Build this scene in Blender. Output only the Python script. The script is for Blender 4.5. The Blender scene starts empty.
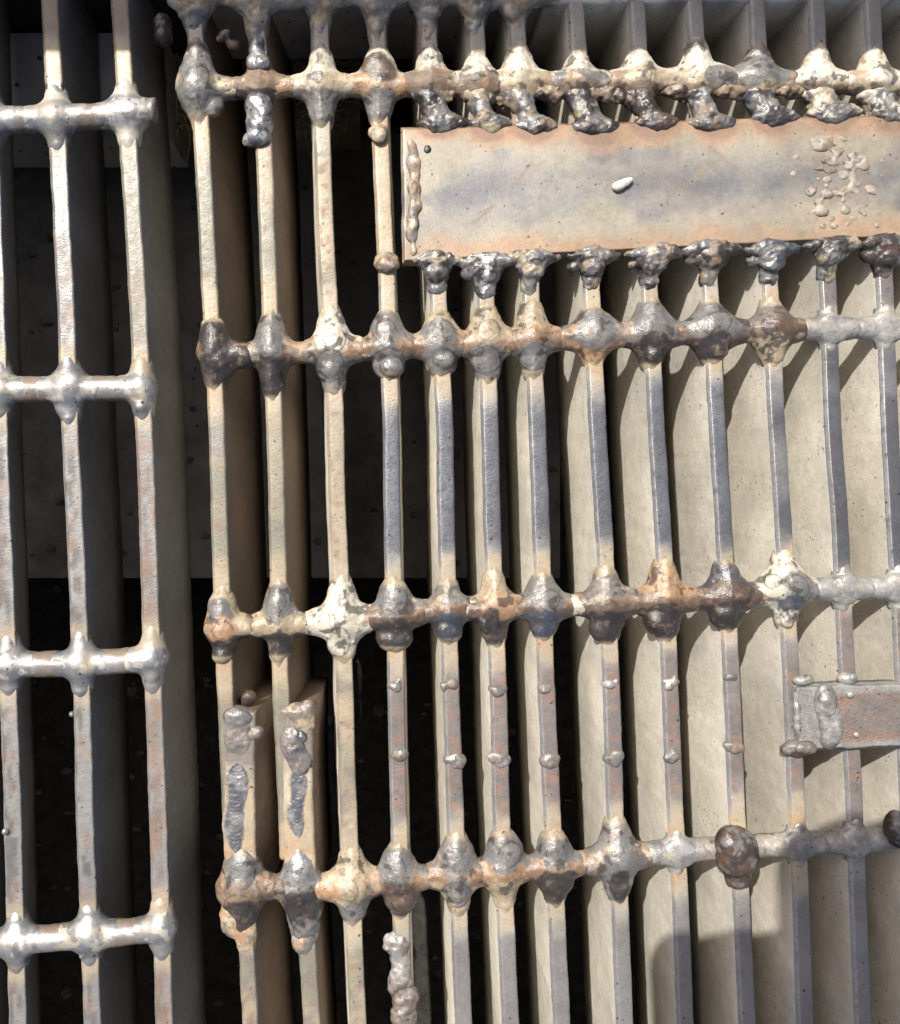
import bpy, math
import numpy as np
from mathutils import Vector

# ------------------------------------------------------------------ camera, light
# Plan units ("u"): 1 u = 0.3 mm, x to the right, y DOWN the picture, z up from the bar tops.
S = 0.0003
XV, YV, H = 384.0, 470.0, 950.0        # point straight below the lens, lens height
sc = bpy.context.scene
def P(x, y, z):                        # plan -> world
    return ((x - XV) * S, -(y - YV) * S, z * S)

cam_d = bpy.data.cameras.new('camera')
cam = bpy.data.objects.new('camera', cam_d)
sc.collection.objects.link(cam)
cam.location = (0, 0, H * S)
cam_d.sensor_fit = 'VERTICAL'
cam_d.sensor_height = 24
cam_d.sensor_width = 24
cam_d.lens = 24 * H / 1024
cam_d.shift_x = (450 - XV) / 1024
cam_d.shift_y = -(512 - YV) / 1024
cam_d.clip_start = 0.002
cam_d.clip_end = 50
sc.camera = cam

SUN = Vector((0.40, -0.55, -1.0)).normalized()       # travel direction
w = bpy.data.worlds.new("World"); sc.world = w
w.use_nodes = True
nt = w.node_tree
bg = nt.nodes['Background']
sky = nt.nodes.new('ShaderNodeTexSky')
sky.sky_type = 'NISHITA'
sky.sun_disc = False
to_sun = -SUN
sky.sun_elevation = math.asin(to_sun.z)
sky.sun_rotation = math.atan2(to_sun.x, to_sun.y)
bg.inputs['Strength'].default_value = 0.095
sky.dust_density = 5.0; sky.ozone_density = 0.3; sky.air_density = 0.7
nt.links.new(sky.outputs[0], bg.inputs['Color'])
sl = bpy.data.lights.new('sun', 'SUN')
sl.energy = 4.6
sl.angle = math.radians(0.55)
sl.color = (1.0, 0.955, 0.89)
so = bpy.data.objects.new('sun', sl)
so.rotation_euler = SUN.to_track_quat('-Z', 'Y').to_euler()
so.location = (-0.3, 0.4, 1)
sc.collection.objects.link(so)
sc.view_settings.view_transform = 'Standard'
sc.view_settings.look = 'None'
sc.view_settings.exposure = 0.84
sc.view_settings.gamma = 1
sc.cycles.max_bounces = 8
sc.cycles.use_denoising = True

# ------------------------------------------------------------------ noise
def _hash(i, j, k, seed):
    n = (i * 374761393 + j * 668265263 + k * 2147483647 % 1274126177 + k * 1103515245 + seed * 974634777) & 0xffffffff
    n = ((n ^ (n >> 13)) * 1274126177) & 0xffffffff
    n = ((n ^ (n >> 15)) * 2246822519) & 0xffffffff
    return ((n ^ (n >> 16)) & 0xffff) / 65535.0
def vnoise(x, y, z, sc_, seed=0):
    x = np.asarray(x, float) / sc_; y = np.asarray(y, float) / sc_; z = np.asarray(z, float) / sc_
    x, y, z = np.broadcast_arrays(x, y, z)
    xi = np.floor(x); yi = np.floor(y); zi = np.floor(z)
    fx = x - xi; fy = y - yi; fz = z - zi
    fx = fx * fx * (3 - 2 * fx); fy = fy * fy * (3 - 2 * fy); fz = fz * fz * (3 - 2 * fz)
    xi = xi.astype(np.int64); yi = yi.astype(np.int64); zi = zi.astype(np.int64)
    r = 0
    for a in (0, 1):
        for b in (0, 1):
            for c in (0, 1):
                wgt = (fx if a else 1 - fx) * (fy if b else 1 - fy) * (fz if c else 1 - fz)
                r = r + wgt * _hash(xi + a, yi + b, zi + c, seed)
    return r * 2 - 1
def fbm(x, y, z, s, seed=0, oct=3):
    r = 0; a = 1; t = 0
    for o in range(oct):
        r = r + a * vnoise(x, y, z, s / 2 ** o, seed + o * 17); t += a; a *= .5
    return r / t
def sstep(a, b, x):
    t = np.clip((x - a) / (b - a), 0, 1)
    return t * t * (3 - 2 * t)

# ------------------------------------------------------------------ palette of real surface states: r g b metal rough
PAL = {
 'w': (.39, .36, .295, .05, .45),    # white-cream oxide
 'c': (.265, .215, .145, .06, .43),   # cream tan
 'o': (.26, .16, .092, .08, .40),  # orange heat tint
 'k': (.14, .10, .068, .05, .65),   # brown crust
 'g': (.118, .116, .112, .15, .35),    # grey glassy scale
 'd': (.026, .022, .021, .0, .33), # dark slag
 's': (.32, .315, .305, .80, .38),    # bright silver
 'b': (.060, .040, .029, .0, .36),   # dark brown slag
 'u': (.070, .078, .098, .45, .30),    # blue temper colour
 'm': (.105, .110, .122, .55, .38),    # bare blue-grey steel
 'p': (.140, .120, .108, .2, .42),   # purplish weathered grey
 'f': (.235, .228, .212, .25, .40),   # dull factory galvanising
 't': (.135, .130, .098, .12, .43),    # tan-green oxide
 'r': (.16, .095, .065, .1, .65),   # rust brown
 'q': (.22, .195, .16, .05, .55),
 'F': (.60, .565, .485, .0, .60),     # beige bar side
 'B': (.17, .122, .082, .0, .65),     # brown bar side
 'G': (.19, .188, .18, .1, .55),   # grey bar side
 'D': (.05, .043, .038, .0, .75),   # sooty
}
PAL = {k: np.array(v) for k, v in PAL.items()}
def mix(c, k, f):
    f = np.clip(f, 0, 1)[..., None]
    return c * (1 - f) + PAL[k] * f
def base(k, n):
    return np.tile(PAL[k], (n, 1))

# ------------------------------------------------------------------ materials
def nodes_of(name):
    m = bpy.data.materials.new(name); m.use_nodes = True
    t = m.node_tree
    return m, t, t.nodes['Principled BSDF']
def nd(t, typ, **kw):
    n = t.nodes.new(typ)
    for k, v in kw.items(): setattr(n, k, v)
    return n
def px(u): return 1.0 / (S * u)        # noise scale for features of u units
def ramp(t, src, a, b, ca=0.0, cb=1.0):
    r = nd(t, 'ShaderNodeMapRange'); r.clamp = True
    r.inputs['From Min'].default_value = a; r.inputs['From Max'].default_value = b
    r.inputs['To Min'].default_value = ca; r.inputs['To Max'].default_value = cb
    t.links.new(src, r.inputs['Value']); return r.outputs['Result']
def math_(t, op, a, b):
    n = nd(t, 'ShaderNodeMath', operation=op)
    for i, v in enumerate((a, b)):
        if isinstance(v, (int, float)): n.inputs[i].default_value = v
        else: t.links.new(v, n.inputs[i])
    return n.outputs[0]

def steel_material(name, mott=.22, bump=.35, pits=True, streak=None):
    m, t, bs = nodes_of(name)
    L = t.links.new
    tc = nd(t, 'ShaderNodeTexCoord')
    co = tc.outputs['Object']
    at = nd(t, 'ShaderNodeAttribute'); at.attribute_name = 'tint'
    am = nd(t, 'ShaderNodeAttribute'); am.attribute_name = 'metal'
    ar = nd(t, 'ShaderNodeAttribute'); ar.attribute_name = 'rough'
    def noise(u, det=4, rough=.6, vec=co):
        n = nd(t, 'ShaderNodeTexNoise'); n.inputs['Scale'].default_value = px(u)
        n.inputs['Detail'].default_value = det; n.inputs['Roughness'].default_value = rough
        L(vec, n.inputs['Vector']); return n.outputs['Fac']
    nb = noise(95, 4, .6); n1 = noise(16, 5, .65); n2 = noise(3.2, 3, .6); n3 = noise(7, 4, .7)
    mul = math_(t, 'MULTIPLY', ramp(t, n1, .3, .7, 1 - mott, 1 + mott), ramp(t, n2, .25, .75, 1 - mott * .8, 1 + mott * .8))
    mul = math_(t, 'MULTIPLY', mul, ramp(t, nb, .3, .7, .86, 1.12))
    if streak:
        mp = nd(t, 'ShaderNodeMapping'); mp.inputs['Scale'].default_value = streak
        L(co, mp.inputs['Vector'])
        n4 = noise(5, 4, .7, mp.outputs[0])
        mul = math_(t, 'MULTIPLY', mul, ramp(t, n4, .35, .7, 1.12, .62))
    vm = nd(t, 'ShaderNodeVectorMath', operation='SCALE')
    L(at.outputs['Color'], vm.inputs[0]); L(mul, vm.inputs['Scale'])
    # dark specks of soot and spatter, in two sizes
    def specks(u, lo, rmax):
        vo = nd(t, 'ShaderNodeTexVoronoi'); vo.inputs['Scale'].default_value = px(u); L(co, vo.inputs['Vector'])
        sep = nd(t, 'ShaderNodeSeparateColor'); L(vo.outputs['Color'], sep.inputs[0])
        rad = ramp(t, sep.outputs[0], lo, 1.0, 0.0, rmax)
        return ramp(t, math_(t, 'SUBTRACT', math_(t, 'ADD', vo.outputs['Distance'], ramp(t, n2, .3, .7, -.06, .06)), rad), -.06, 0, .85, 0)
    sp = math_(t, 'MAXIMUM', specks(12, .55, .16), math_(t, 'MULTIPLY', specks(6, .45, .24), ramp(t, n1, .40, .56, .15, 1)))
    # rusty / sooty irregular flecks
    fl = ramp(t, noise(6.5, 6, .8), .58, .66, 0, .75)
    fl = math_(t, 'MULTIPLY', fl, ramp(t, n1, .45, .6, 0, 1))
    mx = nd(t, 'ShaderNodeMix', data_type='RGBA'); L(fl, mx.inputs['Factor'])
    L(vm.outputs[0], mx.inputs[6]); mx.inputs[7].default_value = (.10, .065, .045, 1)
    mx2 = nd(t, 'ShaderNodeMix', data_type='RGBA')
    if pits: L(sp, mx2.inputs['Factor'])
    else: mx2.inputs['Factor'].default_value = 0
    L(mx.outputs[2], mx2.inputs[6]); mx2.inputs[7].default_value = (.025, .02, .018, 1)
    L(mx2.outputs[2], bs.inputs['Base Color'])
    L(am.outputs['Fac'], bs.inputs['Metallic'])
    ro = math_(t, 'ADD', ar.outputs['Fac'], ramp(t, n3, .3, .7, -.08, .12))
    L(ro, bs.inputs['Roughness'])
    hgt = math_(t, 'ADD', math_(t, 'MULTIPLY', n2, .9), math_(t, 'MULTIPLY', n3, 1.0))
    hgt = math_(t, 'ADD', hgt, math_(t, 'MULTIPLY', noise(1.6, 2, .6), .5))
    hgt = math_(t, 'SUBTRACT', hgt, math_(t, 'MULTIPLY', sp, .35))
    bp = nd(t, 'ShaderNodeBump'); bp.inputs['Strength'].default_value = bump
    bp.inputs['Distance'].default_value = S * 2.2
    L(hgt, bp.inputs['Height']); L(bp.outputs[0], bs.inputs['Normal'])
    return m
M_bar = steel_material('weathered_bar_steel', .13, .16)
M_weld = steel_material('weld_metal', .26, .24)
M_crust = steel_material('crusted_rod_steel', .22, .42)
M_plate = steel_material('heat_tinted_plate', .13, .08)
M_node = steel_material('smooth_silver_weld', .12, .12)
M_flat = steel_material('streaked_plate', .16, .3, True, (1, 9, 1))

def plain_material(name, c1, c2, feat=30, rough=.85, bump=.5, pit=0):
    m, t, bs = nodes_of(name); L = t.links.new
    co = nd(t, 'ShaderNodeTexCoord').outputs['Object']
    n = nd(t, 'ShaderNodeTexNoise'); n.inputs['Scale'].default_value = px(feat); n.inputs['Detail'].default_value = 8
    n.inputs['Roughness'].default_value = .7; L(co, n.inputs['Vector'])
    cr = nd(t, 'ShaderNodeMix', data_type='RGBA'); L(ramp(t, n.outputs['Fac'], .35, .65), cr.inputs['Factor'])
    cr.inputs[6].default_value = (*c1, 1); cr.inputs[7].default_value = (*c2, 1)
    src = cr.outputs[2]
    if pit:
        vo = nd(t, 'ShaderNodeTexVoronoi'); vo.inputs['Scale'].default_value = px(pit); L(co, vo.inputs['Vector'])
        m2 = nd(t, 'ShaderNodeMix', data_type='RGBA'); L(ramp(t, vo.outputs['Distance'], .10, .16, .85, 0), m2.inputs['Factor'])
        L(src, m2.inputs[6]); m2.inputs[7].default_value = (.03, .025, .02, 1); src = m2.outputs[2]
    L(src, bs.inputs['Base Color']); bs.inputs['Roughness'].default_value = rough
    bp = nd(t, 'ShaderNodeBump'); bp.inputs['Strength'].default_value = bump; bp.inputs['Distance'].default_value = S * 3
    L(n.outputs['Fac'], bp.inputs['Height']); L(bp.outputs[0], bs.inputs['Normal'])
    return m
M_soil = plain_material('dark_soil', (.006, .005, .004), (.03, .026, .022), 18, .95, .8)
M_slab = plain_material('dirty_slab', (.075, .072, .066), (.15, .145, .135), 70, .9, .5)
M_conc = plain_material('concrete', (.24, .23, .21), (.36, .34, .31), 40, .9, .5, 20)
M_steelbeam = plain_material('painted_beam', (.14, .13, .12), (.22, .2, .18), 50, .6, .2)
M_pebble = plain_material('pale_stone', (.38, .34, .27), (.52, .48, .40), 6, .7, .4)
M_straw = plain_material('dry_straw', (.30, .22, .13), (.50, .40, .26), 12, .85, .4)
M_phone = plain_material('phone_glass', (.02, .02, .022), (.03, .03, .032), 50, .3, 0)

# ------------------------------------------------------------------ object helpers
def tag(o, label=None, cat=None, group=None, kind=None):
    for k, v in (('label', label), ('category', cat), ('group', group), ('kind', kind)):
        if v: o[k] = v
def mesh_obj(name, V, F, mat, parent=None, col=None, smooth=True, flip=True):
    """V in plan units (n,3); F quads/tris (list or array); col (n,5) tint/metal/rough."""
    V = np.asarray(V, float)
    W = np.empty_like(V); W[:, 0] = (V[:, 0] - XV) * S; W[:, 1] = -(V[:, 1] - YV) * S; W[:, 2] = V[:, 2] * S
    me = bpy.data.meshes.new(name)
    F = [tuple(reversed(f)) for f in (F.tolist() if isinstance(F, np.ndarray) else F)] if flip else \
        (F.tolist() if isinstance(F, np.ndarray) else F)
    me.from_pydata(W.tolist(), [], F)
    if smooth: me.polygons.foreach_set('use_smooth', np.ones(len(me.polygons), bool))
    if col is not None:
        a = me.attributes.new('tint', 'FLOAT_COLOR', 'POINT')
        c4 = np.ones((len(V), 4)); c4[:, :3] = col[:, :3]
        a.data.foreach_set('color', c4.ravel())
        for nm, i in (('metal', 3), ('rough', 4)):
            a = me.attributes.new(nm, 'FLOAT', 'POINT'); a.data.foreach_set('value', np.ascontiguousarray(col[:, i]))
    me.materials.append(mat); me.update()
    o = bpy.data.objects.new(name, me); sc.collection.objects.link(o)
    if parent is not None: o.parent = parent
    return o
def empty(name):
    o = bpy.data.objects.new(name, None); o.empty_display_size = .02
    sc.collection.objects.link(o); return o
def box(name, x0, x1, y0, y1, z0, z1, mat, parent=None):
    V = [(x, y, z) for z in (z0, z1) for y in (y0, y1) for x in (x0, x1)]
    F = [(0, 1, 3, 2), (4, 6, 7, 5), (0, 4, 5, 1), (2, 3, 7, 6), (0, 2, 6, 4), (1, 5, 7, 3)]
    return mesh_obj(name, V, F, mat, parent, smooth=False, flip=True)

# ------------------------------------------------------------------ implicit surfaces (weld metal)
def smin(a, b, k):
    h = np.clip(.5 + .5 * (b - a) / k, 0, 1)
    return b * (1 - h) + a * h - k * h * (1 - h)
def sd_ell(X, Y, Z, c, r, rot=0):
    x, y, z = X - c[0], Y - c[1], Z - c[2]
    if rot:
        cs, sn = math.cos(rot), math.sin(rot); x, y = x * cs + y * sn, -x * sn + y * cs
    k0 = np.sqrt((x / r[0]) ** 2 + (y / r[1]) ** 2 + (z / r[2]) ** 2) + 1e-9
    k1 = np.sqrt((x / r[0] ** 2) ** 2 + (y / r[1] ** 2) ** 2 + (z / r[2] ** 2) ** 2) + 1e-9
    return k0 * (k0 - 1) / k1
def sd_cap(X, Y, Z, a, b, ra, rb):
    a = np.array(a, float); b = np.array(b, float); d = b - a; L2 = d @ d + 1e-9
    t = np.clip(((X - a[0]) * d[0] + (Y - a[1]) * d[1] + (Z - a[2]) * d[2]) / L2, 0, 1)
    return np.sqrt((X - a[0] - t * d[0]) ** 2 + (Y - a[1] - t * d[1]) ** 2 + (Z - a[2] - t * d[2]) ** 2) - (ra + (rb - ra) * t)
def sd_box(X, Y, Z, c, h, r=2):
    qx, qy, qz = np.abs(X - c[0]) - h[0] + r, np.abs(Y - c[1]) - h[1] + r, np.abs(Z - c[2]) - h[2] + r
    return np.sqrt(np.maximum(qx, 0) ** 2 + np.maximum(qy, 0) ** 2 + np.maximum(qz, 0) ** 2) + np.minimum(np.maximum(qx, np.maximum(qy, qz)), 0) - r
def sd_star(X, Y, Z, c, r, p):
    # r = (left, right, up, down, height): four tapering arms
    x, y, z = X - c[0], Y - c[1], Z - c[2]
    rx = np.where(x < 0, r[0], r[1]); ry_ = np.where(y < 0, r[2], r[3])
    q = ((np.abs(x) / rx) ** p + (np.abs(y) / ry_) ** p) ** (1 / p)
    q = (q ** 1.3 + np.abs(z / r[4]) ** 1.6) ** (1 / 1.45)
    return (q - 1) * min(r) * .8
def surface_nets(f, o, h):
    s = f < 0
    nx, ny, nz = f.shape
    acc = np.zeros((nx - 1, ny - 1, nz - 1, 3)); cnt = np.zeros((nx - 1, ny - 1, nz - 1))
    C = [(i, j, k) for i in (0, 1) for j in (0, 1) for k in (0, 1)]
    sub = lambda A, c: A[c[0]:nx - 1 + c[0], c[1]:ny - 1 + c[1], c[2]:nz - 1 + c[2]]
    for a in C:
        for ax in range(3):
            if a[ax]: continue
            b = list(a); b[ax] = 1
            fa, fb = sub(f, a), sub(f, b)
            m = (fa < 0) != (fb < 0)
            t = np.where(m, fa / np.where(m, fa - fb, 1), 0)
            for q in range(3): acc[..., q] += m * (a[q] + (t if q == ax else 0))
            cnt += m
    act = cnt > 0
    idx = -np.ones(act.shape, np.int64); idx[act] = np.arange(act.sum())
    ii = np.argwhere(act)
    V = (ii + acc[act] / cnt[act][:, None]) * h + np.array(o)
    Q = []
    for ax in range(3):
        b, c = [(1, 2), (2, 0), (0, 1)][ax]
        sl0 = [slice(None)] * 3; sl1 = [slice(None)] * 3
        sl0[ax] = slice(0, -1); sl1[ax] = slice(1, None)
        sa, sb = s[tuple(sl0)], s[tuple(sl1)]
        e = np.argwhere(sa != sb)
        e = e[(e[:, b] > 0) & (e[:, c] > 0) & (e[:, b] < f.shape[b] - 1) & (e[:, c] < f.shape[c] - 1)]
        if not len(e): continue
        def g(db, dc):
            q = e.copy(); q[:, b] += db; q[:, c] += dc
            return idx[q[:, 0], q[:, 1], q[:, 2]]
        q = np.stack([g(-1, -1), g(0, -1), g(0, 0), g(-1, 0)], 1)
        inside = sa[e[:, 0], e[:, 1], e[:, 2]]
        q[~inside] = q[~inside][:, ::-1]
        Q.append(q)
    return V, np.concatenate(Q)
def implicit(name, prims, bounds, mat, parent, colfn, k=8, res=1.15, n1=1.1, n2=.5, seed=0, mask=None, rip=None):
    x0, x1, y0, y1, z0, z1 = bounds
    xs = np.arange(x0, x1, res); ys = np.arange(y0, y1, res); zs = np.arange(z0, z1, res)
    X, Y, Z = np.meshgrid(xs, ys, zs, indexing='ij')
    d = None
    for p in prims:
        kk = k
        if p[0] == 'e': q = sd_ell(X, Y, Z, *p[1:])
        elif p[0] == 'c': q = sd_cap(X, Y, Z, *p[1:])
        elif p[0] == 'a': q = sd_star(X, Y, Z, *p[1:])
        elif p[0] == 'b': q = sd_box(X, Y, Z, *p[1:])
        elif p[0] == 'K': q = sd_ell(X, Y, Z, *p[1:]); kk = 2.0      # crisp pool lapping over
        d = q if d is None else smin(d, q, kk)
    if n1: d = d + n1 * fbm(X, Y, Z, 15, seed, 2) + n2 * vnoise(X, Y, Z, 4.2, seed + 5)
    if rip is not None:
        rd = np.sqrt((X - rip[0]) ** 2 + (Y - rip[1]) ** 2) + 1.5 * vnoise(X, Y, Z, 9, seed)
        d = d + .17 * np.sin(rd * 1.35)
    if mask is not None:
        mc, mr = mask
        rr = np.sqrt(((X - mc[0]) / mr[0]) ** 2 + ((Y - mc[1]) / mr[1]) ** 2)
        d = d + 9 * np.maximum(0, rr - .72)
    for A in (d[0], d[-1], d[:, 0], d[:, -1], d[:, :, 0], d[:, :, -1]): np.maximum(A, .3, out=A)
    V, F = surface_nets(d, (x0, y0, z0), res)
    return mesh_obj(name, V, F, mat, parent, colfn(V))

# ------------------------------------------------------------------ plan of the two gratings (centre lines, in u)
RB = [  # right grating bearing bars: (y, x) knots, half width
 [(-40,190),(20,194),(90,198),(150,202),(250,207),(290,209),(420,216),(500,218),(680,224),(790,229),(860,232)],
 [(-40,253),(20,256),(90,260),(150,264),(250,267),(420,274),(500,276),(690,280),(790,285),(860,288)],
 [(-40,318),(20,320),(130,322),(230,325),(280,328),(400,335),(500,337),(660,344),(800,348),(960,355),(1150,364)],
 [(-40,375),(20,377),(130,380),(230,384),(290,387),(430,391),(520,392),(690,396),(830,399),(960,402),(1150,408)],
 [(-40,425),(20,428),(290,438),(430,445),(520,446),(660,450),(800,455),(960,461),(1150,469)],
 [(-40,473),(20,476),(290,486),(430,490),(520,492),(700,499),(800,501),(960,508),(1150,516)],
 [(-40,514),(20,517),(290,531),(430,538),(520,541),(700,547),(800,552),(960,559),(1150,568)],
 [(-40,573),(20,577),(290,592),(430,598),(520,604),(690,612),(800,615),(920,621),(1000,624),(1150,631)],
 [(-40,634),(20,638),(290,650),(430,657),(520,663),(690,671),(800,675),(900,681),(1000,685),(1150,692)],
 [(-40,692),(20,696),(290,711),(430,718),(520,724),(690,733),(800,737),(900,742),(1000,747),(1150,754)],
 [(-40,755),(20,758),(290,771),(430,778),(520,784),(660,791),(770,796),(900,802),(1000,805),(1150,811)],
 [(-40,815),(20,818),(290,829),(430,834),(520,841),(640,846),(770,854),(900,859),(1000,863),(1150,869)],
 [(-40,871),(20,874),(290,886),(430,891),(520,896),(640,903),(900,913),(1000,918),(1150,924)],
 [(-40,931),(290,944),(640,960),(1150,984)],
 [(-40,990),(290,1002),(640,1018),(1150,1042)],
 [(-40,1050),(290,1062),(640,1078),(1150,1102)],
]
RD = [200,170,160,160,160,160,160,165,165,165,165,165,165,165,165,165]        # depth of each bar
RL = [12, 12,-14, 6,-5,-5,-4,0,0,0,0,0,0,0,0,0]                                 # lean: shift of the foot
LB = [
 [(-160,-90),(1150,-40)],
 [(-160,-19),(100,-12),(200,-8),(300,-4),(480,0),(560,4),(720,9),(800,12),(1000,17),(1150,21)],
 [(-160,44),(20,50),(80,53),(200,60),(300,65),(450,70),(540,75),(720,82),(820,84),(1000,91),(1150,96)],
 [(-160,113),(20,120),(80,124),(200,131),(280,136),(460,145),(560,148),(720,154),(830,158),(1000,163),(1150,168)],
]
LD = [150, 112, 150, 150]; LL = [0, -28, -4, 2]
RR = [  # right cross rods: (x, y) knots, radius
 [(196,88),(230,86),(290,84),(400,83),(500,82),(600,80),(700,79),(800,80),(1110,84)],
 [(220,352),(240,354),(300,352),(340,350),(420,345),(500,342),(600,335),(680,333),(780,328),(810,329),(1110,322)],
 [(222,628),(240,626),(300,625),(370,619),(430,611),(500,608),(570,606),(640,602),(700,600),(770,594),(810,590),(1110,584)],
 [(238,890),(270,890),(340,888),(430,878),(490,874),(560,867),(600,864),(640,856),(720,850),(780,847),(900,840),(1110,832)],
]
LR = [
 [(-280,122),(20,118),(80,116),(130,111),(154,109)],
 [(-280,390),(20,389),(110,388),(146,388)],
 [(-280,668),(50,665),(110,663),(156,659)],
 [(-280,952),(0,945),(50,940),(120,935),(163,929)],
]
for k in RB[2:] + LB:   # carry the bars on to the far wall of the pit
    (ya, xa_), (yb_, xb_) = k[-2], k[-1]
    k.append((1480, xb_ + (1480 - yb_) * .045))
LB.insert(0, [(-160, -158), (1480, -100)]); LD.insert(0, 140); LL.insert(0, 0)
LB.insert(0, [(-160, -226), (1480, -170)]); LD.insert(0, 140); LL.insert(0, 0)
def bx(k, y): a = np.array(k); return np.interp(y, a[:, 0], a[:, 1])
def ry(k, x): a = np.array(k); return np.interp(x, a[:, 0], a[:, 1])

# ------------------------------------------------------------------ welds at the crossings
# (bar, rod): up, down, half-width, colours upper/mid/lower, extra blobs [(dx,dy,rx,ry,rz,colour)]
DEF = (30, 28, 19, 'c', 'o', 'g', [])
WR = {
 (0,0): (46, 32, 23, 'g', 'c', 'g', [(-3,0,20,30,16,'g'),(14,14,14,14,12,'g')]),
 (1,0): (30, 26, 15, 'k', 'k', 'd', []),
 (2,0): (40, 38, 19, 'w', 'c', 'g', []),
 (3,0): (38, 42, 17, 'w', 'o', 'g', [(0,-14,18,18,12,'b')]),
 (4,0): (34, 24, 16, 'w', 'k', 'k', []),
 (5,0): (33, 24, 18, 'w', 'k', 'k', []),
 (6,0): (36, 26, 18, 'w', 'c', 'c', []),
 (7,0): (32, 24, 18, 'w', 'g', 'k', []),
 (8,0): (34, 24, 19, 'w', 'c', 'k', []),
 (9,0): (38, 22, 20, 'w', 'c', 'k', [(22,-2,18,13,11,'g')]),
 (10,0):(36, 24, 22, 'g', 'g', 'c', [(-8,-6,20,16,12,'g')]),
 (11,0):(30, 22, 18, 'w', 'w', 'k', []),
 (12,0):(30, 22, 18, 'w', 'w', 'c', []),
 (0,1): (36, 34, 17, 'd', 'd', 'd', [(2,-14,14,20,14,'d'),(8,8,20,22,15,'d'),(28,4,16,11,11,'d')]),
 (1,1): (40, 42, 16, 'g', 'd', 'd', [(0,-12,15,22,13,'g'),(0,22,13,20,12,'d')]),
 (2,1): (44, 42, 21, 'w', 'c', 'g', [(0,-12,18,20,13,'w'),(-2,14,17,18,13,'g')]),
 (3,1): (36, 30, 20, 'g', 'o', 'g', [(-4,-16,16,18,13,'g'),(0,16,20,18,14,'g')]),
 (4,1): (36, 34, 19, 'c', 'o', 'g', [(0,-10,18,18,12,'g'),(2,17,18,16,14,'g')]),
 (5,1): (38, 34, 20, 'c', 'o', 'g', [(-2,-12,19,18,12,'c'),(-2,16,18,15,13,'g')]),
 (6,1): (40, 32, 18, 'c', 'o', 'g', [(0,16,17,15,13,'g')]),
 (7,1): (30, 30, 24, 'g', 'g', 'o', [(2,-4,24,22,15,'g')]),
 (8,1): (36, 34, 22, 'g', 'g', 'd', [(0,-8,22,18,13,'g'),(2,16,15,16,13,'d')]),
 (9,1): (34, 32, 26, 'g', 'g', 'b', [(-2,-6,26,18,14,'g'),(0,16,18,14,13,'d')]),
 (10,1):(26, 34, 20, 'g', 'b', 'c', [(4,0,19,24,15,'b'),(2,20,14,14,12,'c')]),
 (0,2): (36, 34, 18, 'c', 'c', 'd', [(-2,-18,14,16,13,'g'),(-2,2,17,14,14,'o'),(0,24,13,15,15,'d')]),
 (1,2): (40, 36, 17, 'g', 'c', 'd', [(0,-20,15,18,13,'g'),(0,20,13,16,12,'d')]),
 (2,2): (46, 42, 22, 'w', 'w', 'w', [(0,-6,21,20,13,'w'),(-4,18,14,18,12,'w')]),
 (3,2): (36, 36, 22, 'g', 'o', 'd', [(0,-16,18,16,13,'g'),(0,20,22,20,16,'d')]),
 (4,2): (30, 34, 19, 'g', 'o', 'u', [(0,18,17,18,14,'u')]),
 (5,2): (36, 36, 19, 'c', 'o', 'd', [(4,0,18,14,12,'o'),(-6,18,12,18,12,'d')]),
 (6,2): (34, 34, 19, 'g', 'k', 'u', [(0,-8,18,16,12,'g'),(0,16,17,13,12,'u')]),
 (7,2): (34, 42, 21, 'g', 'c', 'd', [(-2,22,19,20,14,'d')]),
 (8,2): (38, 38, 22, 'o', 'o', 'd', [(-6,18,20,18,15,'d')]),
 (9,2): (36, 36, 22, 'u', 'b', 'd', [(0,-4,22,16,13,'b'),(0,17,20,18,16,'d')]),
 (10,2):(36, 34, 20, 'w', 'g', 'w', [(-14,-8,14,12,13,'w'),(6,-4,15,20,15,'g'),(2,12,14,14,14,'u'),(0,26,11,11,9,'w')]),
 (0,3): (46, 42, 24, 'g', 'k', 'd', [(2,-20,20,20,14,'g'),(0,6,22,18,15,'k'),(2,20,19,16,14,'d')]),
 (1,3): (44, 54, 20, 'g', 'd', 'g', [(0,-18,18,20,14,'s'),(6,18,20,24,15,'d'),(8,38,16,16,13,'g')]),
 (2,3): (36, 36, 22, 'c', 'o', 'g', [(-4,0,22,18,13,'c'),(-26,2,14,9,9,'o')]),
 (3,3): (38, 38, 23, 'g', 'o', 'g', [(-4,-14,18,20,12,'g'),(0,14,20,20,14,'b')]),
 (4,3): (38, 34, 20, 'g', 'o', 'c', [(-2,-18,18,18,12,'g'),(-2,14,17,16,12,'g')]),
 (5,3): (40, 36, 19, 'g', 'o', 'c', [(2,-22,19,20,13,'g')]),
 (6,3): (34, 36, 20, 'g', 'o', 'd', [(0,-18,18,16,13,'g'),(2,14,21,17,14,'d')]),
 (7,3): (36, 46, 20, 'g', 'g', 'g', [(2,-4,18,24,14,'g'),(2,22,12,20,12,'d')]),
 (10,2.5): None,
}
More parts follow.
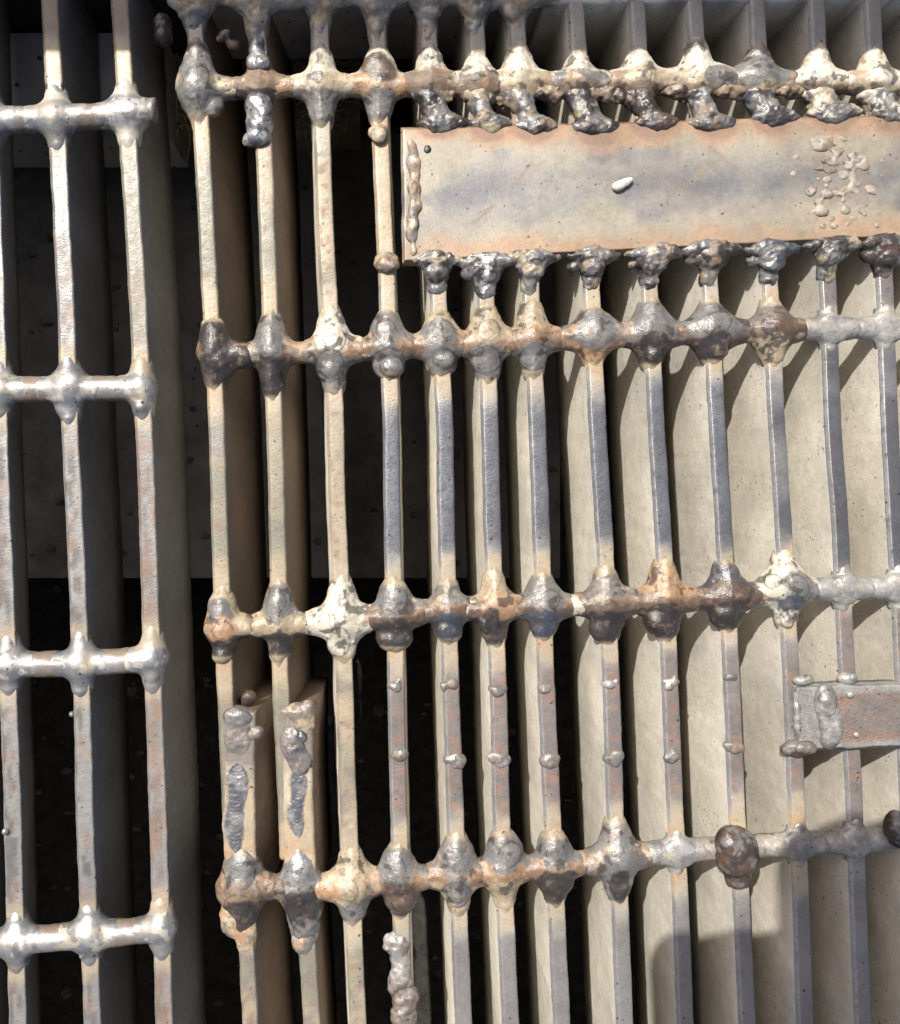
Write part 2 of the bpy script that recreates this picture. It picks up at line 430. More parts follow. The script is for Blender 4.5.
def weld_cols(V, cx, cy, up, dn, cu, cm, cl, extra, seed, brown=0):
    x, y, z = V.T
    t = np.where(y < cy, (y - cy) / up, (y - cy) / dn)
    n = fbm(x, y, z, 16, seed + 3, 3); n2 = fbm(x, y, z, 6, seed + 9, 3)
    c = base('c', len(V))
    c = mix(c, cm, sstep(.50, .36, np.abs(t) + .3 * n))
    c = mix(c, 'o', .7 * sstep(.10, .3, fbm(x, y, z, 22, seed + 31, 3)))
    c = mix(c, 'w', .5 * sstep(.12, .4, fbm(x, y, z, 17, seed + 51, 3)))
    if brown: c = mix(c, 'b', brown * sstep(.5, .2, np.abs(t - .02) + .35 * n)); c = mix(c, 'o', .6 * np.exp(-((t + .28 + .3 * n) / .10) ** 2))
    c = mix(c, cu, .9 * sstep(-.20, -.32, t + .3 * n) * sstep(-.45, -.1, n2 + .1))
    c = mix(c, cl, .92 * sstep(.18, .30, t + .3 * n))
    for (dx, dy, rx, rr, rz, k) in extra:
        q = np.sqrt(((x - cx - dx) / rx) ** 2 + ((y - cy - dy) / rr) ** 2)
        c = mix(c, k, .92 * sstep(1.05, .85, q + .5 * n))
    c = mix(c, 'k', .45 * sstep(.22, .40, n2))
    c = mix(c, 'd', .75 * sstep(.24, .34, fbm(x, y, z, 10, seed + 41, 3)))
    vein = np.abs(fbm(x, y, z, 19, seed + 71, 3)); c = mix(c, 'd', .55 * sstep(.045, .01, vein) * sstep(-.1, .2, n))
    c = mix(c, 'c', .8 * sstep(.86, 1.0, np.abs(t)))
    return c
def rings(c, V, ks, seed):        # dark slag line, also painted crease shade, round each lapped pool
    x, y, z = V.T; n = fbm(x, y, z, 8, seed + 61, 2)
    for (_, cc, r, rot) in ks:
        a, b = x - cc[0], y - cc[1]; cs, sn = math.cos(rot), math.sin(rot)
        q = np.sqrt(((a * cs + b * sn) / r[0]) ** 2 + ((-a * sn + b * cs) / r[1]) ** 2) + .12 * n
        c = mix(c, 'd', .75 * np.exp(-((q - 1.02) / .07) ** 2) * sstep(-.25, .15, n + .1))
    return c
def smooth_cols(V, seed, k='s'):
    x, y, z = V.T
    c = base(k, len(V))
    c = mix(c, 'g', .6 * sstep(.0, .4, fbm(x, y, z, 14, seed + 3, 3)))
    c = mix(c, 'c', .7 * sstep(.2, .4, fbm(x, y, z, 11, seed + 13, 3)))
    c = mix(c, 'p', .55 * sstep(.2, .4, fbm(x, y, z, 8, seed + 23, 3)))
    return c

def crossing(parent, bar, rod, spec, seed, hw=9.0, rr=11.5, rz=-7, flat=False, silver=False, brown=0):
    yc = ry(rod, bx(bar, ry(rod, bx(bar, 400))))
    cx = float(bx(bar, yc)); cy = float(ry(rod, cx))
    up, dn, wd, cu, cm, cl, ex = spec
    rv = np.random.RandomState(seed + 5)
    if not (flat or silver): up *= rv.uniform(.88, 1.12); dn *= rv.uniform(.84, 1.12); wd *= rv.uniform(.85, 1.08)
    xa, xb = float(bx(bar, cy - up)), float(bx(bar, cy + dn))
    rng = np.random.RandomState(seed)
    pr = []
    # the bar and the rod themselves, slightly inflated, melted together with a large fillet
    for (X0, Y0, X1, Y1) in ((xa, cy - up - 12, cx, cy), (cx, cy, xb, cy + dn + 12)):
        pr.append(('c', (X0, Y0, -8.3), (X1, Y1, -8.3), hw - .2, hw - .2))
    L = wd + 18
    r0, r1 = rod[0][0] + 1, rod[-1][0] - 1
    ca, cb = max(cx - L, r0 + 9), min(cx + L, r1 - 9)
    pr.append(('c', (ca, float(ry(rod, ca)), rz), (cb, float(ry(rod, cb)), rz), rr + .2, rr + .2))
    if flat:
        pr.append(('e', (cx, cy, -4), (wd * .92, wd * .8, 7), 0))
        pr.append(('a', (cx, cy, -4), (wd * 1.3, wd * 1.3, up * 1.2, dn * 1.2, 8), .9))
        pr.append(('K', (cx + rng.uniform(-2, 2), cy - 7, 1.5), (13, 7.5, 3.6), rng.uniform(-.2, .2)))
        pr.append(('K', (cx + rng.uniform(-2, 2), cy + 7, 1), (13.5, 7.5, 3.4), rng.uniform(-.2, .2)))
        pr.append(('K', (cx + 24, cy + rng.uniform(-3, 3), 1.5), (17, 5, 4), rng.uniform(-.25, .25)))
    else:
        wl, wr = wd * rng.uniform(1.05, 1.45), wd * rng.uniform(1.05, 1.45)
        if cx - wl < r0 - 4: wl = wd * .95
        if cx + wr > r1 + 4: wr = wd * .95
        if not silver: pr.append(('a', (cx, cy, -6), (wl, wr, up * rng.uniform(.95, 1.1), dn * rng.uniform(.85, 1.0), 15), 1.0))
        rb_ = wd * rng.uniform(.64, .74); sg = rng.uniform(-2, 2)
        pr.append(('c', (cx + sg, cy - 5, -8.5), (xa, cy - up + 7, -9.2), rb_, hw - .4))
        pr.append(('c', (cx - sg, cy + 5, -8.5), (xb, cy + dn - 7, -9.2), wd * rng.uniform(.62, .74), hw - .4))
        pr.append(('e', (cx, cy, -7), (wd * .82, wd * .60, 12), 0))
    for (dx, dy, rx, r2, r3, k) in ex:
        pr.append(('e', (cx + dx, cy + dy, -4), (rx * .80, r2 * .86, r3 * .84), rng.uniform(-.35, .35)))
        if dy > 7: pr[-1] = ('K', (cx + dx, cy + dy + 2, -5), (rx * .84, r2 * .86, r3 * .78), rng.uniform(-.35, .35))
        if rng.rand() < .55:       # a lapped edge of frozen metal
            pr.append(('K', (cx + dx + rng.uniform(-4, 4), cy + dy + rng.uniform(-4, 4), -1 + r3 * .25), (rx * .6, r2 * .6, r3 * .5), rng.uniform(-.8, .8)))
    if not flat:
        for q in range(rng.randint(2, 6)):      # spatter beads stuck on the flanks
            a = rng.uniform(0, 6.28); e = rng.uniform(.75, 1.0); r_ = rng.uniform(1.2, 2.8)
            pr.append(('K', (cx + math.cos(a) * wd * e * .8, cy + math.sin(a) * up * e * .7, rng.uniform(-4, 5)), (r_, r_, r_), 0))
    rx_m = max([wd * 1.35] + [abs(e[0]) + e[2] for e in ex]) + 12
    rym = max([max(up, dn)] + [abs(e[1]) + e[3] for e in ex]) + 4
    b = (cx - rx_m - 4, cx + rx_m + 4, cy - rym - 8, cy + rym + 8, -34, 22)
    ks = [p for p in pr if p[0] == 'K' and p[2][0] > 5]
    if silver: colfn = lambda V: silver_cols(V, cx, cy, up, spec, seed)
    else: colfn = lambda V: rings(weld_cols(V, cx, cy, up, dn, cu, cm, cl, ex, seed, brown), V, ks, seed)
    if flat: colfn = lambda V: mix(mix(base('f', len(V)), 'g', .7 * sstep(-.1, .4, fbm(*V.T, 9, seed, 3))), 'c', .5 * sstep(.1, .4, fbm(*V.T, 14, seed + 4, 3)))
    return implicit('weld_lump', pr, b, M_node if silver else M_weld, parent, colfn, k=(10 if not flat else 5), seed=seed,
                    n1=(1.35 if not (flat or silver) else .7), n2=(.35 if not (flat or silver) else .12),
                    mask=((cx, cy), (rx_m + 2, rym + 2)))
def silver_cols(V, cx, cy, up, spec, seed):
    x, y, z = V.T
    c = base('s', len(V))
    n = fbm(x, y, z, 15, seed, 3)
    c = mix(c, 'g', .6 * sstep(.05, .3, n)); c = mix(c, 'f', .5 * sstep(-.1, -.3, n))
    c = mix(c, 'c', .6 * sstep(.12, .3, fbm(x, y, z, 18, seed + 8, 3)))
    c = mix(c, 'w', .6 * sstep(.2, .4, fbm(x, y, z, 8, seed + 18, 3)))
    t = (y - cy) / up
    c = mix(c, spec[3], .8 * sstep(-.35, -.6, t + .2 * n)); c = mix(c, spec[5], .8 * sstep(.35, .6, t + .2 * n))
    c = mix(c, 'u', .5 * sstep(.35, .5, fbm(x, y, z, 10, seed + 28, 2)))
    return c

# ------------------------------------------------------------------ bearing bars
def make_bar(parent, k, hw, D, lean, colfn, seed, wob=1.0, y0=None, y1=None, name='bearing_bar', ztop=0, step=3.0):
    y0 = k[0][0] if y0 is None else y0; y1 = k[-1][0] if y1 is None else y1
    ys = np.arange(y0, y1 + step, step)
    cx = bx(k, ys)
    # smooth the knots
    ker = np.ones(21) / 21; pad = np.pad(cx, 10, mode='reflect', reflect_type='odd'); cx = np.convolve(pad, ker, 'valid')
    prof = [(-1, -D), (-1, -.72 * D), (-1, -.48 * D), (-1, -.3 * D), (-1, -.17 * D), (-1, -.08 * D), (-1, -5.5), (-1, -4.0), (-.99, -3.5),
            (-.95, -3.0), (-.70, -.45), (-.65, -.1), (-.57, .03), (-.2, .08), (.3, .08), (.78, .03), (.87, -.12), (.94, -.7), (.99, -1.5), (1, -2.4), (1, -5.5), (1, -.08 * D), (1, -.17 * D), (1, -.3 * D),
            (1, -.48 * D), (1, -.72 * D), (1, -D)]
    n = len(prof); m = len(ys)
    V = np.zeros((m, n, 3))
    for j, (u, z) in enumerate(prof):
        ed = 1 if abs(u) > .6 else .3
        side = np.sign(u)
        nz = fbm(ys, np.full(m, side * 50.0), 0, 26, seed, 3) * .85 * wob * ed + vnoise(ys, np.full(m, side * 90.0 + j), 0, 4.5, seed + 3) * .3 * wob * ed
        V[:, j, 0] = cx + u * hw + side * nz + lean * min(1, -z / D if z < 0 else 0)
        V[:, j, 1] = ys
        V[:, j, 2] = ztop + z + (fbm(ys, np.full(m, j * 3.0), 0, 18, seed + 7, 2) * .3 * wob if z > -4 else 0)
    V = V.reshape(-1, 3)
    i = np.arange(m - 1)[:, None] * n; j = np.arange(n)[None, :]
    j2 = (j + 1) % n
    F = np.stack([i + j, i + j2, i + n + j2, i + n + j], -1).reshape(-1, 4)
    Fl = F.tolist() + [list(range(n))[::-1], [(m - 1) * n + q for q in range(n)]]
    u = np.tile(np.array([p[0] for p in prof]), m); z = np.tile(np.array([p[1] for p in prof]), m)
    return mesh_obj(name, V, Fl, M_bar, parent, colfn(V, u, z))

RODY = [lambda x, r=r: ry(r, x) for r in RR]
def right_col(i):
    def f(V, u, z):
        x, y, zz = V.T
        n = fbm(x, y, zz, 14, 100 + i, 3); nl = fbm(x * .3, y, 0, 60, 300 + i, 2); nf = fbm(x, y, zz, 6, 500 + i, 3)
        d = np.full(len(V), 1e3)
        for r in RODY: d = np.minimum(d, np.abs(y - r(x)))
        if i >= 3: d = np.minimum(d, np.maximum(0, np.maximum(120 - y, y - 258)) + 20)
        reg = 0 * y + np.where(y < RODY[1](x), 0, np.where(y < RODY[2](x), 1, np.where(y < RODY[3](x), 2, 3)))
        if i <= 1:
            c = base('t', len(V)); c = mix(c, 'c', .15 + nl); c = mix(c, 'r', .5 * sstep(.25, .45, nf))
            c = mix(c, 'g', .7 * sstep(.1, .5, nl) * (reg == 1))
            hz, oz = 70, 40
        elif i == 2:
            c = base('c', len(V)); c = mix(c, 't', .4 + nl)
            c = mix(c, 'r', .75 * sstep(.1, .3, nf + .35 * n) * (np.abs(u) < .6))
            c = mix(c, 'p', .7 * (reg >= 2) * sstep(-.2, .3, n))
            hz, oz = 60, 34
        else:
            c = base('m', len(V))
            if i >= 10: c = mix(c, 'd', .45 * (reg == 1))
            c = mix(c, 'p', (reg == 0) * .6)
            c = mix(c, 'p', .85 * (reg == 2) * sstep(-.5, .1, nf + .5)); c = mix(c, 'r', .7 * (reg == 2) * sstep(.08, .30, nf))
            c = mix(c, 'p', .6 * (reg == 3)); c = mix(c, 'f', .3 * (reg == 3))
            c = mix(c, 's', .35 * sstep(.1, .5, nl) * (i > 8))
            hz, oz = (62, 34) if i < 11 else (16, 4)
            if i in (8, 9, 10): hz, oz = 52, 28
        dd = d + 10 * n
        c = mix(c, 'w' if i >= 2 else 'c', .42 * sstep(hz + 14, hz - 14, dd)); c = mix(c, 'c', .65 * sstep(hz + 2, hz - 16, dd + 12 * nl))
        if i >= 3: c = mix(c, 's', .75 * ((u < -.6) & (z > -3.4)) * sstep(-.4, .1, nf + .2))  # left chamfer silvered: worn edge plus sun highlight painted into the tint
        c = mix(c, 'c', .8 * sstep(oz + 18, oz - 4, dd + 8 * nf))
        c = mix(c, 'o', (.55 if i < 11 else .1) * sstep(oz + 8, oz - 6, dd + 14 * nf) * sstep(-.3, .3, fbm(x, y, 0, 30, 900 + i, 2) + .1))
        # dull grey toward the end bar: the top strip's shade put into the tint
        c = mix(c, 'f', .75 * sstep(56, 46, y + 4 * n)); c = mix(c, 'g', .25 * sstep(50, 30, y + 30 * nf))
        # sides: mill scale / beige paint, brown on the right of the first two
        side = z < -3.5
        F_ = base('F', len(V))
        ps = fbm(x * 0, y, zz, 130, 700 + i, 2)
        F_ = F_ * (1 + .08 * ps[:, None] * np.array([1, 1, 1, 0, 0])); F_ = mix(F_, 'f', .25 * sstep(0, .5, ps))
        F_ = mix(F_, 'c', .25 * sstep(.0, .5, fbm(x * 0, y, zz, 160, 720 + i, 2)))
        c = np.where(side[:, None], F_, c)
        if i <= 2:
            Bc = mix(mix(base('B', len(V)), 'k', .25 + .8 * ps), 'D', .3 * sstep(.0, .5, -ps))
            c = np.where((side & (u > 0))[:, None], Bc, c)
        return c
    return f
def left_col(i):
    def f(V, u, z):
        x, y, zz = V.T
        nf = fbm(x, y * .35, zz, 5, 60 + i, 3); nl = fbm(0 * x, y, 0, 70, 80 + i, 2); n = fbm(x, y, zz, 14, 90 + i, 3)
        c = mix(base('f', len(V)), 's', .35 * sstep(-.3, .3, nl)); c = mix(c, 's', .7 * (np.abs(u) > .6)); c = mix(c, 'p', .8 * sstep(-.15, .2, nf + (.25 if i == 3 else 0)) * (np.abs(u) < .75))
        c = mix(c, 'g', .55 * sstep(0, .4, nl))
        c = mix(c, 'd', .72 * sstep(.04, .24, nf) * (np.abs(u) < .75)); c = mix(c, 'g', .5 * (z > -3.4)); c = mix(c, 'r', .35 * sstep(.1, .3, n) * (z > -3.4))
        if i == 3: c = mix(c, 'r', .5 * sstep(.0, .3, nf)); c = mix(c, 'k', .3 * sstep(-.1, .3, n)); c = mix(c, 't', .6 * sstep(370, 330, y))
        d = np.full(len(V), 1e3)
        for r in LR: d = np.minimum(d, np.abs(y - ry(r, x)))
        c = mix(c, 'c', .7 * sstep(50, 30, d + 8 * n))
        c = mix(c, 'c', .95 * sstep(92, 84, y)); c = mix(c, 'p', .8 * sstep(44, 34, y + 5 * n)); c = mix(c, 'k', .5 * sstep(38, 28, y))  # bar tops darkened at the upper end: cast shade painted into the colour
        if i == 2: c = mix(c, 'u', np.exp(-((y - 86) / 3.5) ** 2))
        G = mix(mix(base('G', len(V)), 'p', .2 + .5 * nl), 'D', .3 * sstep(.1, .5, fbm(0 * x, y, zz, 110, 7 + i, 2)))
        c = np.where((z < -3.5)[:, None], G, c)
        return c
    return f

# ------------------------------------------------------------------ cross rods
def make_rod(parent, k, r, z, colfn, seed, crust=1.0, mat=None, flat_from=None, xs0=None):
    a = np.array(k, float); xs = np.arange(a[0, 0], a[-1, 0] + 2.5, 2.5)
    yc = ry(k, xs); ker = np.ones(15) / 15; yc = np.convolve(np.pad(yc, 7, mode='reflect', reflect_type='odd'), ker, 'valid')
    n = 28; th = np.arange(n) / n * 2 * np.pi
    X = np.repeat(xs, n); T = np.tile(th, len(xs)); Y0 = np.repeat(yc, n)
    cyx, czx = np.cos(T), np.sin(T)
    R = r + crust * (fbm(X, cyx * r, czx * r, 13, seed, 3) * 1.7 + vnoise(X, cyx * r, czx * r, 4, seed + 4) * .6)
    zs = np.ones_like(R)
    if flat_from:
        f = sstep(flat_from - 20, flat_from + 10, X); R = R - 1.2 * f
        zs = 1 - .25 * f
    V = np.stack([X, Y0 + cyx * R, z + czx * R * zs], 1)
    m = len(xs); i = np.arange(m - 1)[:, None] * n; j = np.arange(n)[None, :]; j2 = (j + 1) % n
    F = np.stack([i + j, i + j2, i + n + j2, i + n + j], -1).reshape(-1, 4)
    Fl = F.tolist() + [list(range(n))[::-1], [(m - 1) * n + q for q in range(n)]]
    return mesh_obj('cross_rod', V, Fl, mat or M_crust, parent, colfn(V))
def rod_col_right(j):
    def f(V):
        x, y, z = V.T
        n = fbm(x, y, z, 34, 40 + j, 2); n2 = fbm(x, y, z, 11, 50 + j, 3)
        c = base('c', len(V)); c = mix(c, 'o', .85 * sstep(-.2, .15, n)); c = mix(c, 'w', .6 * sstep(.1, .35, -n))
        yc = ry(RR[j], x)
        if j == 0:
            c = mix(c, 'k', .9 * sstep(390, 420, x) * sstep(-6, 3, y - yc + 8 * n2)); c = mix(c, 'd', .6 * sstep(.15, .35, n2) * sstep(400, 430, x))
            c = mix(c, 'w', .8 * sstep(790, 810, x))
        else:
            c = mix(c, 'd', .9 * (j == 1) * sstep(262, 250, x))
            c = mix(c, 'k' if j != 2 else 'b', (.85 if j == 2 else .5) * sstep(-.1, .25, n2 + .3 * n) * sstep(790, 760, x))
            c = mix(c, 'f', .9 * sstep(785, 805, x + 10 * n)) if j != 3 else mix(mix(c, 'f', .6 * sstep(630, 660, x)), 'f', .7 * sstep(785, 800, x))
        c = mix(c, 'd', .7 * sstep(.28, .42, fbm(x, y, z, 7, 77 + j, 3)) * sstep(800, 780, x))
        return c
    return f
def rod_col_left(j):
    def f(V):
        x, y, z = V.T
        n = fbm(x, y, z, 18, 140 + j, 3)
        c = mix(base('s', len(V)), 'f', .35); c = mix(c, 'p', .85 * sstep(-.15, .15, n + .6 * fbm(x, y, z, 5, 145 + j, 2))); c = mix(c, 'o', .5 * sstep(.15, .4, fbm(x, y, z, 24, 150 + j, 2)) * (j == 0)); c = mix(c, 'g', .3)
        yc = ry(LR[j], x)
        c = mix(c, 'k', .9 * sstep(5, 9, np.abs(y - yc) + 7 * n))
        if j == 0: c = mix(c, 'p', .5)
        return c
    return f

# ================================================================== BUILD
# pit and surroundings
def setting(o): o['kind'] = 'structure'; return o
setting(box('pit_floor', -620, 1320, -120, 1620, -700, -660, M_soil))
G0 = -14
for nm, b in (('pit_wall', (-620, 1420, -320, -42, -700, -14.5)), ('pit_wall', (-620, 1420, 1470, 1620, -700, -12)),
              ('pit_wall', (-620, -246, -42, 1470, -700, -14.5)), ('pit_wall', (1120, 1420, -120, 1470, -700, -12))):
    setting(box(nm, *b, M_soil))
# paving round the pit: one ring sheet to the horizon
V = [(-620, -320, G0), (1420, -320, G0), (1420, 1620, G0), (-620, 1620, G0), (-60000, -60000, G0), (60000, -60000, G0), (60000, 60000, G0), (-60000, 60000, G0)]
setting(mesh_obj('ground', V, [(0, 1, 5, 4), (1, 2, 6, 5), (2, 3, 7, 6), (3, 0, 4, 7)], M_conc, smooth=False, flip=False))

def ap(px_, py_, d):        # plan position that lies behind picture point (px,py) at depth d
    s = (H + d) / H
    return XV + (px_ - XV) * s, YV + (py_ - YV) * s

# things in the pit below the bars
a = ap(-40, 127, 330); b = ap(560, 578, 330)
o = box('sunken_plate', a[0], b[0], a[1], b[1], -336, -330, M_slab)
tag(o, 'dark dirty square plate lying deep in the pit under the bars', 'plate')
a = ap(-60, 33, 156); b = ap(163, 128, 156)
o = box('concrete_ledge', a[0], b[0], a[1], b[1], -300, -156, plain_material('pale_concrete', (.42, .40, .37), (.56, .54, .5), 60, .9, .4, 22))
tag(o, 'grey speckled concrete ledge under the bar ends at top left', 'ledge')
a = ap(-60, -80, 170); b = ap(168, 32, 170)
o = box('support_angle', a[0], b[0], a[1], b[1], -200, -170, M_steelbeam)
tag(o, 'dark brown steel support angle above the grey ledge at top left', 'support')
rail = empty('shade_rail'); rail.location = P(400, -60, -14)  # added unseen rail, placed so its shadow falls on the top strip
tag(rail, 'added unseen flat grey rail on two posts, shading the top strip of the gratings', 'rail')
def rail_part(name, *b_):
    o = box(name, *b_, M_steelbeam, rail); o.location = -rail.location; return o
rail_part('shade_bar', -640, 1400, -272, -174, 398, 410)
rail_part('shade_post', -640, -600, -240, -200, -14, 398)
rail_part('shade_post', 1360, 1400, -240, -200, -14, 398)

# dry grass and litter lying in the gap between the gratings
rng = np.random.RandomState(5)
def straw():
    V, F = [], []
    for q in range(420):
        if q < 260: ax, ay = rng.uniform(150, 205), rng.uniform(-40, 128); d = 230
        else: ax, ay = rng.uniform(285, 345), rng.uniform(60, 125); d = 230
        x, y = ap(ax, ay, d); z = -d + rng.uniform(-6, 8)
        L = rng.uniform(14, 55); an = rng.uniform(0, 6.28); r = rng.uniform(.6, 2.2); bend = rng.uniform(-.4, .4)
        b0 = len(V); n = 5
        for s in range(n):
            t = s / (n - 1); a_ = an + bend * t
            px_, py_, pz_ = x + math.cos(a_) * L * t, y + math.sin(a_) * L * t, z + 6 * math.sin(t * 3)
            rr = r * (1 - .6 * t)
            for u_, v_ in ((1, 0), (0, 1), (-1, 0), (0, -1)):
                V.append((px_ - math.sin(a_) * rr * u_, py_ + math.cos(a_) * rr * u_, pz_ + rr * v_))
        for s in range(n - 1):
            for w_ in range(4):
                F.append((b0 + s * 4 + w_, b0 + s * 4 + (w_ + 1) % 4, b0 + s * 4 + 4 + (w_ + 1) % 4, b0 + s * 4 + 4 + w_))
    return mesh_obj('dry_grass', V, F, M_straw, smooth=True)
def litter():
    r_ = np.random.RandomState(77); V = []; F = []
    for q in range(500):
        ax, ay = r_.uniform(-20, 600), r_.uniform(130, 1010)
        d = 328 if ay < 574 else 655
        x, y = ap(ax, ay, d); n = 5; s_ = r_.uniform(1, 3.2) ** 2 * (1.2 if d > 400 else .8); a0 = r_.uniform(0, 6.28); b0 = len(V)
        st = r_.uniform(.25, 1)
        for z in (-d - 4, -d + r_.uniform(1, 4)):
            for k in range(n):
                a_ = a0 + k * 2 * math.pi / n; rr = s_ * r_.uniform(.7, 1.2)
                V.append((x + math.cos(a_) * rr, y + math.sin(a_) * rr * st, z))
        F.append(tuple(b0 + n + k for k in range(n)))
        for k in range(n): F.append((b0 + k, b0 + (k + 1) % n, b0 + n + (k + 1) % n, b0 + n + k))
    o = mesh_obj('gravel', V, F, plain_material('dark_grit', (.03, .027, .024), (.10, .092, .08), 14, .95, .6), smooth=False); tag(o, 'small stones and grit scattered in the pit below the bars', 'gravel', kind='stuff')
litter()
o = straw(); tag(o, 'dry straw and litter in the gap between the gratings', 'dry grass', kind='stuff')
x0, y0 = ap(150, -60, 236); x1, y1 = ap(360, 124, 236)
o = box('earth_bank', x0, x1, y0, y1, -440, -236, plain_material('brown_earth', (.22, .16, .10), (.42, .32, .22), 25, .95, 1))
setting(o)

# ---------------- right grating
gr = empty('steel_grating')
tag(gr, 'heat-stained steel grating with brown weld lumps and two welded patch plates, filling the right side', 'grating', 'steel gratings over the pit')
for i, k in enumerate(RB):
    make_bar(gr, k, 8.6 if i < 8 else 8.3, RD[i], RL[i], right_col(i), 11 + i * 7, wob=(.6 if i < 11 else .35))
# lower stubs of the first two bars, set over to the right below the splices
make_bar(gr, [(905, 240), (945, 246), (1000, 248), (1150, 256), (1480, 272)], 8.2, 165, 18, right_col(2), 301, name='bearing_bar')
make_bar(gr, [(905, 300), (945, 307), (1000, 310), (1150, 318), (1480, 334)], 8.8, 165, 4, right_col(2), 302, name='bearing_bar')
for j, k in enumerate(RR):
    make_rod(gr, k, 11.3 if j else 11.0, -6, rod_col_right(j), 200 + j * 13, crust=(1.0 if j else 1.3), flat_from=790)
# end bar across the top
def end_bar():
    xs = np.arange(545, 1110, 4.0)
    prof = [(-8, -165), (-8, -60), (-8, -3), (-6.5, -.8), (-3, .2), (3, .2), (6.5, -.8), (8, -3), (8, -60), (8, -165)]
    V = []
    for x in xs:
        yc = np.interp(x, [180, 545, 740, 1110], [-2, -4, -7, -12])
        for (u, z) in prof:
            V.append((x, yc + u + (.8 * float(vnoise(x, u, z, 14, 3)) if abs(u) > 6 else 0), z + 1.2))
    V = np.array(V); n = len(prof); m = len(xs)
    i = np.arange(m - 1)[:, None] * n; j = np.arange(n)[None, :]; j2 = (j + 1) % n
    F = np.stack([i + j, i + j2, i + n + j2, i + n + j], -1).reshape(-1, 4)
    Fl = [f[::-1] for f in F.tolist()] + [list(range(n)), [(m - 1) * n + q for q in range(n)][::-1]]
    c = mix(mix(base('f', len(V)), 'F', .5 + fbm(*V.T, 25, 4, 3)), 'k', .5 * sstep(.2, .4, fbm(*V.T, 9, 14, 3)))
    c = mix(c, 'F', .7 * (V[:, 2] < -5))
    return mesh_obj('end_bar', V, Fl, M_bar, gr, c)
end_bar()
box('end_bar', 185, 548, -20, -6, -150, -3, M_conc, gr)
# crossings
for bi in range(13):
    for rj in range(4):
        if (bi, rj) in ((9, 3), (12, 3)): continue
        flat = (bi >= 11 and rj in (1, 2, 3)) or (bi == 10 and rj == 3) or (bi == 8 and rj == 3)
        spec = WR.get((bi, rj), DEF)
        if flat: spec = (22, 22, 16, 'f', 'f', 'f', [])
        bar = RB[bi]
        if (bi, rj) == (0, 3): bar = [(700, 236), (1000, 243)]
        if (bi, rj) == (1, 3): bar = [(700, 294), (1000, 303)]
        crossing(gr, bar, RR[rj], spec, 1000 + bi * 31 + rj * 7, hw=8.8, rr=11.4, rz=-6, flat=flat, brown=(.85 if rj == 2 and 3 <= bi <= 9 else .6 if rj in (1, 3) and bi in (3, 4, 6, 8, 0, 9) else .35 if rj in (1, 3) else 0))
# separate balls and lumps of weld metal
def lump(parts, seed, cols, k=7, n1=1.4, n2=.8, parent=None, name='weld_lump', res=1.15, rip=None):
    xs = [p[1][0] for p in parts]; ys = [p[1][1] for p in parts]
    R = max(max(p[2][:2]) for p in parts) + 5
    zt = max(p[1][2] + p[2][2] for p in parts) + 4; zb = min(p[1][2] - p[2][2] for p in parts) - 3
    def cf(V):
        x, y, z = V.T; n = fbm(x, y, z, 12, seed, 3)
        c = base(cols[0], len(V))
        c = mix(c, cols[1], .9 * sstep(-.05, .2, n))
        if len(cols) > 2: c = mix(c, cols[2], .8 * sstep(.1, .3, fbm(x, y, z, 9, seed + 6, 3)))
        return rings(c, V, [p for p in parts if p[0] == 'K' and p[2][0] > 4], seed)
    return implicit(name, parts, (min(xs) - R, max(xs) + R, min(ys) - R, max(ys) + R, max(zb, -46), zt), M_weld,
                    parent or gr, cf, k=k, n1=n1, n2=n2, seed=seed, res=res, rip=rip)
E = lambda x, y, z, rx, r2, rz, rot=0: ('e', (x, y, z), (rx, r2, rz), rot)
K = lambda x, y, z, rx, r2, rz, rot=0: ('K', (x, y, z), (rx, r2, rz), rot)
lump([E(258, 64, 2, 12, 10, 9), K(262, 66, 6, 9, 7, 7), E(257, 48, -4, 9, 14, 9)], 2001, 'su')
lump([E(258, 106, 0, 14, 14, 12), E(259, 124, 0, 14, 14, 12), K(258, 138, 1, 12, 9, 9), K(262, 116, 6, 10, 10, 8), K(248, 140, 0, 6, 7, 5)], 2002, 'sgu')
lump([E(378, 133, 0, 10, 9, 8), K(379, 137, 4, 8, 8, 5)], 2003, 'cgk')
lump([E(386, 262, 0, 13, 11, 9), K(388, 266, 3, 12, 6, 7)], 2004, 'cop')
lump([E(734, 842, 3, 20, 18, 17), E(736, 856, 3, 22, 19, 17), K(727, 838, 6, 12, 12, 12), K(741, 852, 9, 13, 13, 10), E(738, 878, -1, 13, 12, 10)], 2005, 'bdg', n1=1.6)
lump([E(894, 826, 4, 12, 18, 14), K(896, 832, 8, 9, 12, 10)], 2006, 'dbg')
